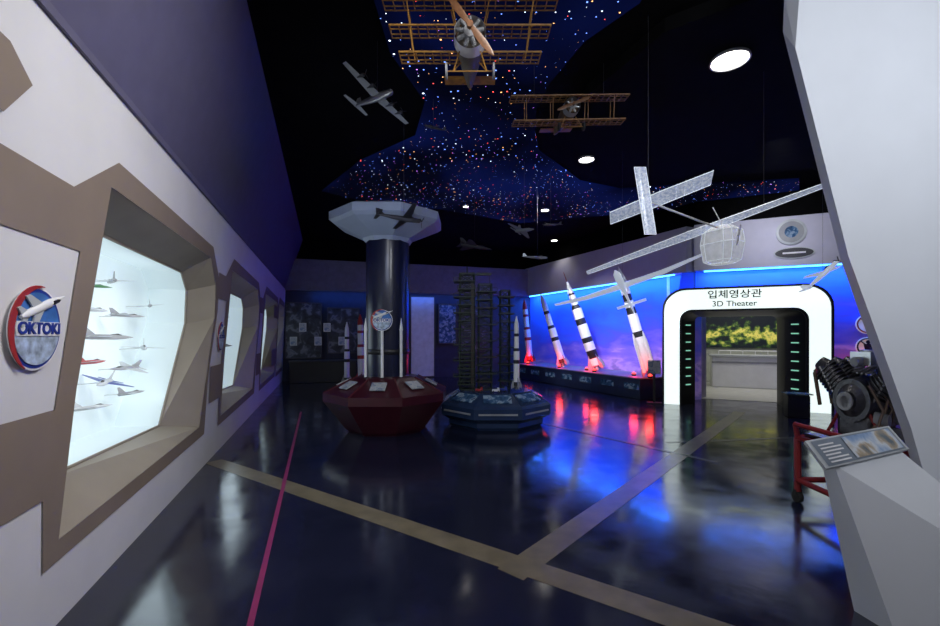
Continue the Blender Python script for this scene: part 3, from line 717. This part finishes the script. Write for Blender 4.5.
M=T(1.13,4.75,4.03)@E(2,-3,4)
e=top('model_biplane','brown wooden biplane model hanging from the ceiling','model airplane',M)
MB().fus([(0,.06,.06,0),(.04,.080,.085,0),(.25,.08,.09,0),(.7,.02,.04,.02)],16).obj('fuselage',mat('brown_fuselage',(0.12,0.07,0.03),.5),parent=e)
MB().cyl((0,-.02,0),(0,.07,0),.088,.092,n=22,caps=False).obj('cowling',gpaint,parent=e)
radial(e,-.02,.075,7)
owood=mat('amber_wood_frame',(0.26,0.13,0.035),.5,var=.3,vscale=20)
for sp,z,y0 in ((1.34,.13,.02),(1.28,-.11,.08)): 
    ribwing(sp,.15,z,y0,nr=19).obj('wing',owood,parent=e)
for s in(-1,1):
    for x in(.2,.5):
        for yy in(.04,.15): strut(e,(s*x,yy+.04,-.11),(s*x,yy,.13),.005,owood)
m=MB()
for s in(-1,1): m.cyl((s*.06,.08,-.08),(s*.12,.06,-.20),.006,n=5)
m.cyl((-.14,.06,-.20),(.14,.06,-.20),.005,n=5); m.obj('landing_gear',owood,parent=e)
for s in(-1,1): MB().cyl((s*.13,.06,-.20),(s*.15,.06,-.20),.045,n=20).obj('wheel',rubber,parent=e)
prop(e,-.06,.20,a=70)
MB().wing([(-.2,.62,.12,.03,.015),(.2,.62,.12,.03,.015)]).obj('tailplane',owood,parent=e); MB().fin([(.6,.03),(.65,.15),(.75,.15),(.75,0)],.012).obj('tail_fin',owood,parent=e)
wires(e,M,[(-.4,.10,.13),(.4,.10,.13)])

def plane(M,style,label,span=.8,ma=None,mb_=None,group=None,wl=None,name='model_airplane',wirep=True):
    s=span
    ma=ma or gpaint; mb_=mb_ or ma
    e=top(name,label,'model airplane',M,group)
    if style=='jet':
        MB().fus([(-.65*s,.004*s,.004*s,0),(-.45*s,.04*s,.04*s,0),(-.2*s,.07*s,.06*s,0),(.3*s,.075*s,.06*s,0),(.5*s,.05*s,.05*s,0)],12).obj('fuselage',ma,parent=e)
        MB().wing([(-.5*s,.28*s,.12*s,0,.01*s),(-.05*s,-.12*s,.5*s,0,.03*s),(.05*s,-.12*s,.5*s,0,.03*s),(.5*s,.28*s,.12*s,0,.01*s)]).obj('wing',mb_,parent=e)
        MB().wing([(-.25*s,.5*s,.1*s,0,.01*s),(0,.36*s,.2*s,0,.015*s),(.25*s,.5*s,.1*s,0,.01*s)]).obj('tailplane',mb_,parent=e)
        MB().fin([(.2*s,.04*s),(.45*s,.25*s),(.55*s,.25*s),(.5*s,.04*s)],.012*s).obj('tail_fin',ma,parent=e)
        MB().fus([(-.38*s,.01*s,.01*s,.04*s),(-.28*s,.03*s,.035*s,.05*s),(-.1*s,.01*s,.01*s,.05*s)],10).obj('canopy',black,parent=e)
    else:
        L=.8*s
        MB().fus([(-.40*L,.01*s,.012*s,0),(-.36*L,.035*s,.038*s,0),(-.1*L,.045*s,.05*s,0),(.2*L,.035*s,.04*s,.005*s),(.6*L,.008*s,.015*s,.02*s)],12).obj('fuselage',ma,parent=e)
        MB().wing([(-.5*s,-.04*s,.07*s,.04*s,.01*s),(0,-.12*s,.17*s,.0,.03*s),(.5*s,-.04*s,.07*s,.04*s,.01*s)]).obj('wing',mb_,parent=e)
        MB().wing([(-.18*s,.55*L,.05*s,.02*s,.008*s),(0,.5*L,.1*s,.02*s,.012*s),(.18*s,.55*L,.05*s,.02*s,.008*s)]).obj('tailplane',mb_,parent=e)
        MB().fin([(.42*L,.02*s),(.55*L,.13*s),(.62*L,.13*s),(.62*L,.02*s)],.012*s).obj('tail_fin',mb_,parent=e)
        MB().fus([(-.22*L,.01*s,.01*s,.045*s),(-.15*L,.022*s,.03*s,.05*s),(.0*L,.01*s,.01*s,.045*s)],10).obj('canopy',black,parent=e)
        if style=='bomber':
            for x in(-.3,-.15,.15,.3):
                MB().fus([(-.15*s,.012*s,.012*s,.0+abs(x)*.06*s),(-.12*s,.022*s,.022*s,abs(x)*.06*s),(.0*s,.008*s,.008*s,abs(x)*.08*s)],10,M=T(x*s,0,0)).obj('engine_nacelle',dgrey,parent=e)
                prop(e,-.165*s,.06*s,black,z=abs(x)*.06*s,a=20+x*90,blades=3,x=x*s)
        else: prop(e,-.42*L,.12*s,black,a=40,blades=3)
    if wirep: wires(e,M,[(0,0,.04*s)],wl)
    return e
plane(T(-.98,4.5,3.98)@E(8,20,50),'bomber','grey four-engined propeller bomber model hanging from ceiling',.86,silver,gpaint)
plane(T(-.48,5.6,4.20)@E(0,20,-60),'prop','small dark propeller airplane model hanging from ceiling',.36,dgrey)
plane(T(-.92,6.0,3.12)@E(0,12,120),'prop','dark low-wing airplane model hanging beside the column top',.80,dgrey,steel)
plane(T(.95,7.6,3.35)@E(10,25,30),'jet','grey jet model hanging from the ceiling',.5,gpaint)
plane(T(1.35,8.6,3.05)@E(5,-10,70),'prop','small grey airplane model hanging from the ceiling',.6,gpaint,silver)
plane(T(1.5,8.0,3.55)@E(5,20,-70),'prop','small dark airplane model hanging from the ceiling',.45,dgrey)
plane(T(.1,9.0,3.35)@E(5,10,110),'jet','distant grey jet model hanging from the ceiling',.6,dgrey)
wglow=mat('self_lit_white_paint',(.88,.89,.92),.35,emis=(.75,.85,1),es=.38)  # glow put into the paint so poorly lit white models look bright
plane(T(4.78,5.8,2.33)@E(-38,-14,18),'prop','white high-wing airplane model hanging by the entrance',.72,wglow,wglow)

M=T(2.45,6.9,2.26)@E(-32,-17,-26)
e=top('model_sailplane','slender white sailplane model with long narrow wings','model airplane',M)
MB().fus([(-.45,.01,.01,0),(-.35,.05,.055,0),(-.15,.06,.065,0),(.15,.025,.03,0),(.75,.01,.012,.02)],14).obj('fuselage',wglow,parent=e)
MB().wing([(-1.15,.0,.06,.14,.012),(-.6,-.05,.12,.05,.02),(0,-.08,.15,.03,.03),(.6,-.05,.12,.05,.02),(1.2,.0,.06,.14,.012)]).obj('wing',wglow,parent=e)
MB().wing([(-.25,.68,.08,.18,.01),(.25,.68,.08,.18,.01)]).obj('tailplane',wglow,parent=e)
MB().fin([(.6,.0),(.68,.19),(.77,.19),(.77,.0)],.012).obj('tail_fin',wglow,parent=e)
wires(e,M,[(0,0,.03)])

e=top('pedal_powered_aircraft_model','translucent film-covered human-powered aircraft model with pod and front wing','model airplane',T(2.95,5.0,2.6))
O=Vector((2.95,5.0,2.6))
ribm=mat('glowing_rib_white',(.85,.88,.92),.3,emis=(.8,.9,1),es=.35)  # ribs carry an added glow, as the wing film does
def lw(p): return tuple(Vector(p)-O)
def strip(a,b,c0,c1,nrib,th=.02):
    a=Vector(a); b=Vector(b); m=MB(); fr=MB()
    d=(b-a).normalized(); ch=Vector((-d.y,d.x,0)).normalized(); ch=(ch+Vector((0,0,-.55))).normalized(); up=d.cross(ch).normalized()
    rings=[]
    for i in range(9):
        t=i/8; c=c0+(c1-c0)*(1-abs(2*t-1)); p=a.lerp(b,t)
        pf=[(-.5,0),(-.4,.5),(-.1,1),(.2,.7),(.5,0),(.2,-.1),(-.1,-.2),(-.4,-.2)]
        rings.append([p+ch*(c*u)+up*(th*v) for u,v in pf])
    m.loft(rings)
    for i in range(nrib+1):
        t=i/nrib; c=c0+(c1-c0)*(1-abs(2*t-1)); p=a.lerp(b,t)
        fr.cyl(p-ch*c*.5+up*th*.5,p+ch*c*.5,.003,n=4)
    for u in(-.5,.5):
        fr.cyl(a+ch*c0*u,a.lerp(b,.5)+ch*c1*u,.005,n=5); fr.cyl(a.lerp(b,.5)+ch*c1*u,b+ch*c0*u,.005,n=5)
    return m,fr
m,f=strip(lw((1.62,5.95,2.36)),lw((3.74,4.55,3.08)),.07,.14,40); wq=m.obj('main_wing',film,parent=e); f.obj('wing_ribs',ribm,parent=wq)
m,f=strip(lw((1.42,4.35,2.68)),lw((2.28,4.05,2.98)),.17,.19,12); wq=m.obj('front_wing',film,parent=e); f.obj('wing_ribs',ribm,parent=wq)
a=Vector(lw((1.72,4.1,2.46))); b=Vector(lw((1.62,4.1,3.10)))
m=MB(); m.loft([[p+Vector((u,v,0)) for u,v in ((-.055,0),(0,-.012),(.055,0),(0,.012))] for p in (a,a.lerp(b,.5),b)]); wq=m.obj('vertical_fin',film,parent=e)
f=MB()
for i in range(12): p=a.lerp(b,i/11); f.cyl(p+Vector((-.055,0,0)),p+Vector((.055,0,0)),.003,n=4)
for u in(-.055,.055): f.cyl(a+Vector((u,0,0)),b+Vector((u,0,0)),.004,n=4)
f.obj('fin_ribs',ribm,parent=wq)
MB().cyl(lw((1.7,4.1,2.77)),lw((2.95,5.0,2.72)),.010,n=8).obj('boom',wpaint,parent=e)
podm=mat('pod_film',(0.80,0.80,0.80),.2,var=.25,vscale=16,alpha=.5,emis=(.8,.85,.9),es=.22)  # emission put into the pod film to make it paler
pod=MB()
rings=[]
for z,wx,wy in ((-.23,.09,.12),(-.20,.13,.17),(0.0,.15,.20),(.14,.14,.18),(.20,.08,.10)):
    rings.append([(wx*cx,wy*cy,z) for cx,cy in ((-1,-.6),(-.7,-1),(.7,-1),(1,-.6),(1,.6),(.7,1),(-.7,1),(-1,.6))])
pod.loft(rings); po=pod.obj('pilot_pod',podm,parent=e,M=T(-.02,0,-.04)@E(0,0,25),smooth=False)
m=MB()
for j in range(4):
    for i in range(8): m.cyl(rings[j][i],rings[j+1][i],.004,n=4)
for r_ in rings:
    for i in range(8): m.cyl(r_[i],r_[(i+1)%8],.004,n=4)
m.obj('pod_frame',ribm,parent=po)
MB().cyl(lw((2.95,5.0,2.75)),lw((2.85,5.05,3.0)),.006,n=6).obj('mast',wpaint,parent=e)
prop(e,-.28,.12,wpaint,a=10)
I=Matrix.Translation(O)
wires(e,I,[lw((1.72,4.15,3.0)),lw((3.3,4.83,2.93))])

jc=[(3.66,1.93,.28,gpaint,lgrey,120),(3.40,1.68,.26,lgrey,wpaint,80),(3.95,1.66,.24,gpaint,lgrey,50),(3.60,1.47,.36,gpaint,lgrey,60),(4.35,1.36,.36,lgrey,lgrey,-70),(3.40,1.28,.26,redp,lgrey,80),(3.98,1.19,.28,gpaint,lgrey,-110),(3.62,1.10,.36,lgrey,bluep,-80),(3.36,1.86,.2,green,lgrey,40),(4.1,.95,.26,gpaint,lgrey,70),(4.45,1.78,.24,gpaint,lgrey,110),(3.42,.93,.26,lgrey,gpaint,60)]
for Y,z,s,a,b,yaw in jc:
    M=LW@T(Y*K,.42,z)@E(0,0,yaw)@E(0,8+random.uniform(-8,14),0)
    e=plane(M,'jet','small scale jet aircraft model inside the lit wall window',s,a,b,'jets in the wall windows',wirep=False,name='model_jet')
    Mi=M.inverted(); q=LW@Vector((Y*K,.62,z-.02))
    MB().cyl((0,0,0),Mi@q,.004,n=5).obj('support_rod',silver,parent=e)
for Y,z,s in ((7.3,1.8,.36),(7.6,1.3,.36),(10.8,1.6,.36)):
    M=LW@T(Y*K,.42,z)@E(0,5,60)
    e=plane(M,'jet','small scale jet aircraft model inside the lit wall window',s,gpaint,lgrey,'jets in the wall windows',wirep=False,name='model_jet')
    q=M.inverted()@(LW@Vector((Y*K,.62,z))); MB().cyl((0,0,0),q,.004,n=5).obj('support_rod',silver,parent=e)

# ---------------------------------------------------------------- downlights
def dl(x,y,r,e_,z=CEIL):
    e=top('recessed_downlight','round lit downlight set in the black ceiling','ceiling light',T(x,y,z),'ceiling downlights')
    MB().lathe([(r*1.0,-.005),(r*1.04,-.03),(r*.95,-.035),(r*.9,-.01)],32).obj('trim_ring',gpaint,parent=e)
    MB().lathe([(r*.9,-.02),(r*.6,-.030),(.001,-.033)],32).obj('lens',lamp,parent=e)
    light('SPOT',(x,y,z-.10),e_,(1,.96,.9),size=r*.6,d=(0,0,-1),spot=110,blend=.9,name='downlight')
dl(2.78,4.6,.19,70,CEIL-.14); dl(1.95,7.2,.13,45,CEIL-.14)
dl(1.83,10.5,.10,30,CEIL-.03); dl(2.74,14.0,.11,20); dl(-.1,10.2,.07,15,CEIL-.03)
dl(-.05,1.6,.16,50,CEIL-.03)

light('AREA',(0.4,-1.0,4.2),48,(.96,.96,1),size=1.6,d=(-.25,.45,-1),name='rear_hall_light')
light('AREA',(.5,2.6,4.0),42,(1,.98,.95),size=1.0,d=(-1,0.1,-1.0),name='wall_wash',spread=120)
light('AREA',(2.5,-.4,3.9),42,(.90,.94,1),size=1.0,d=(.22,1,-.22),name='panel_wash',spread=110)
light('AREA',(-1.0,4.7,2.8),5,(.6,.7,1),size=.6,d=(-.05,.7,.25),name='column_wash')
for p,t_,en_,sa in (((.9,8.2,4.4),(3.2,11.8,1.9),17,36),((1.9,7.2,3.9),(3.95,10.2,1.9),12,34),((4.6,6.4,4.3),(6.6,9.2,3.5),10,60)):
    light('AREA',p,en_,(.90,.92,1),size=.3,d=Vector(t_)-Vector(p),name='added_accent_fill',spread=sa)  # unseen lamps added to whiten the rockets and brighten the portal wall soffit
for k in range(2):
    light('AREA',LW@Vector(((3.7+3.4*k)*K,.20,1.45)),7,(.75,.9,1),size=1.3,sy=1.2,d=(LW.to_3x3()@Vector((0,-1,-.1))),name='showcase_spill')
light('AREA',LW@Vector((3.7*K,.262,1.45)),6,(.92,.97,1),size=1.6,sy=1.2,d=(LW.to_3x3()@Vector((0,1,0))),name='showcase_jet_fill')  # unseen fill added behind the glass to brighten the model jets

# ---------------------------------------------------------------- engine on cart
ct=top('engine_cart','dark red tubular steel cart on castors','cart',T(3.34,3.58,0))
m=MB()
X0,X1,Y0,Y1=-.40,.40,-.28,.28; TZ=.58
for x in(X0,X1):
    for y in(Y0,Y1): m.cyl((x,y,.10),(x,y,TZ),.028,n=8)
for z in(.20,TZ):
    m.cyl((X0,Y0,z),(X1,Y0,z),.026,n=8); m.cyl((X0,Y1,z),(X1,Y1,z),.026,n=8); m.cyl((X0,Y0,z),(X0,Y1,z),.026,n=8); m.cyl((X1,Y0,z),(X1,Y1,z),.026,n=8)
m.cyl((X0,Y0,TZ),(X0-.02,Y0,TZ+.12),.022,n=8); m.cyl((X0,Y1,TZ),(X0-.02,Y1,TZ+.12),.022,n=8); m.cyl((X0-.02,Y0,TZ+.12),(X0-.02,Y1,TZ+.12),.022,n=8)
m.obj('frame',cartred,parent=ct)
for x in(X0,X1):
    for y in(Y0,Y1):
        MB().cyl((x-.02,y,.05),(x+.02,y,.05),.05,n=18).box((x,y,.09),(.06,.03,.05)).obj('castor',rubber,parent=ct)
MB().box((.02,0,TZ+.035),(.74,.54,.025)).obj('tray',steel,parent=ct,bevel=.006)
en=top('aircraft_engine','dark metal piston aircraft engine with cylinders and pipes','engine',T(3.36,3.62,TZ+.060)@E(0,0,24)@Matrix.Diagonal((.82,.98,1.36,1)))
MB().cyl((-.34,0,.24),(.36,0,.24),.13,.16,n=20).cyl((-.40,0,.24),(-.34,0,.24),.06,.10,n=16).obj('crankcase',steel,parent=en)
MB().cyl((-.46,0,.24),(-.40,0,.24),.035,n=12).lathe([(.055,-.01),(.055,.01)],18,M=T(-.45,0,.24)@E(0,90,0)).obj('propeller_flange',gpaint,parent=en)
rp=mat('rusty_pipe',(0.22,0.16,0.12),.5,.6)
for s in(-1,1):
    for i in range(3):
        m=MB(); b=Vector((-.22+.23*i,s*.08,.26)); d=Vector((0,s*.70,.71)).normalized()
        m.cyl(b,b+d*.22,.062,n=16)
        for k in range(7): m.cyl(b+d*(.05+.025*k),b+d*(.057+.025*k),.088,n=16)
        m.cyl(b+d*.22,b+d*.28,.075,.045,n=16).cyl(b+d*.25+Vector((-.05,0,0)),b+d*.25+Vector((.06,0,0)),.02,n=8)
        m.obj('cylinder',steel,parent=en)
        m=MB(); q=b+d*.25
        m.cyl(q,q+Vector((.0,s*.06,-.05)),.016,n=8); m.cyl(q+Vector((0,s*.06,-.05)),q+Vector((.05,s*.04,-.26)),.016,n=8)
        m.obj('exhaust_pipe',rp,parent=en)
        m=MB(); m.cyl(b+Vector((.06,s*.02,-.06)),b+d*.24+Vector((.07,0,0)),.008,n=6); m.cyl(b+Vector((-.06,s*.02,-.06)),b+d*.24+Vector((-.07,0,0)),.008,n=6)
        m.obj('push_rod_tubes',silver,parent=en)
m=MB()
for i in range(9):
    x=-.36+.085*i; z0=.06+.03*(i%3)
    m.cyl((x,-.17,z0),(x+.05,-.20,.20+.05*(i%2)),.010,n=6); m.cyl((x+.05,-.20,.20+.05*(i%2)),(x+.02,-.12,.34),.010,n=6)
m.cyl((-.38,-.17,.10),(.36,-.17,.12),.016,n=8)
m.obj('oil_lines',rp,parent=en)
for x in(-.25,0,.22): MB().cyl((x,-.13,.14),(x,-.22,.14),.045,.035,n=14).box((x,-.20,.05),(.07,.06,.06)).obj('magneto',gpaint,parent=en)
MB().box((-.05,0,.08),(.5,.24,.14)).obj('oil_sump',steel,parent=en,bevel=.03)
MB().cyl((.36,0,.30),(.46,0,.30),.10,.08,n=16).cyl((.40,.12,.2),(.48,.12,.2),.045,n=12).cyl((.40,-.12,.2),(.48,-.12,.2),.045,n=12).box((.42,0,.22),(.06,.3,.1)).obj('accessory_case',gpaint,parent=en)
m=MB()
for i in range(6):
    y=-.12+.05*i; m.cyl((-.3+.05*i,y,.40),(.35,y*.6,.42+.02*(i%3)),.008,n=6)
m.cyl((-.28,0,.47),(.30,0,.47),.03,n=10); m.obj('intake_pipes',gpaint,parent=en)
MB().cyl((.0,0,.44),(.0,0,.54),.07,.06,n=14).box((-.12,0,.49),(.10,.14,.08)).cyl((.12,-.03,.49),(.24,-.03,.49),.035,n=12).obj('carburettor',silver,parent=en)
m=MB()
for x in(-.28,.28):
    for y in(-.2,.2): m.cyl((x,y,0.008),(x,y*.4,.2),.012,n=6)
    m.cyl((x,-.2,.012),(x,.2,.012),.012,n=6)
m.cyl((-.28,0,.012),(.28,0,.012),.012,n=6)
m.obj('mount_struts',cartred,parent=en)

# ---------------------------------------------------------------- info stand built against the near wall
A=Vector((1.73,2.09,0)); F=frame(A,Vector((.905,.425,0))); L=.86
st_=top('information_stand','white angular information stand with tilted picture panel against the wall','information stand',F)
m=MB(); m.add([(.0,.0,.85),(L,.0,.85),(L,.09,.965),(.0,.09,.965),(.01,.012,.835),(L,.012,.835),(L,.102,.95),(.01,.102,.95)],[(0,1,2,3),(4,7,6,5),(0,4,5,1),(1,5,6,2),(2,6,7,3),(3,7,4,0)])
m.obj('desk_top',lgrey,parent=st_,smooth=False)
Fi=F.inverted()
hp=[(1.84,2.175,.845),(2.46,2.47,.845),(1.81,2.23,.90),(2.43,2.53,.90),(2.12,2.14,0),(2.09,2.34,0),(3.15,1.95,0),(3.20,2.97,0),(3.15,2.2,.05)]
hull('body',[Fi@Vector(p) for p in hp],slabw,st_)
m=MB(); m.add([(.03,.002,.857),(L-.03,.002,.857),(L-.03,.082,.960),(.03,.082,.960)],[(0,1,2,3)]); m.obj('picture_panel',mat('blue_grey_print_border',(.20,.24,.30),.4),parent=st_,smooth=False)
m=MB(); m.add([(.30,.003,.866),(L-.06,.003,.866),(L-.06,.073,.957),(.30,.073,.957)],[(0,1,2,3)]); m.obj('picture_print',info3,parent=st_,smooth=False)
m=MB()
for i in range(6):
    t=i/6; y0=.004+.068*t; z0=.870+.082*t
    w_=.19-.05*(i%3==2)
    m.add([(.06,y0-.001,z0),(.06+w_,y0-.001,z0),(.06+w_,y0+.004,z0+.006),(.06,y0+.004,z0+.006)],[(0,1,2,3)])
m.obj('lettering_lines',txt_w,parent=st_,smooth=False)
e=top('low_info_stand','low dark information stand beside the entrance','information stand',T(6.0,7.9,0)@E(0,0,-20))
MB().box((0,0,.2),(.34,.25,.4)).obj('body',black,parent=e,bevel=.01); MB().box((0,-.02,.43),(.4,.3,.02)).obj('panel',info2,parent=e,smooth=False)

# ---------------------------------------------------------------- world & camera
w=bpy.data.worlds.new('world'); S.world=w; w.use_nodes=True
w.node_tree.nodes['Background'].inputs[0].default_value=(.06,.062,.085,1); w.node_tree.nodes['Background'].inputs[1].default_value=.30
c=bpy.data.cameras.new('camera'); c.sensor_width=36; c.lens=16.47; c.shift_y=.0234; c.clip_start=.05
co=bpy.data.objects.new('camera',c); COL.objects.link(co); co.location=(0,0,1.5); co.rotation_euler=(R(90),0,0)
S.camera=co
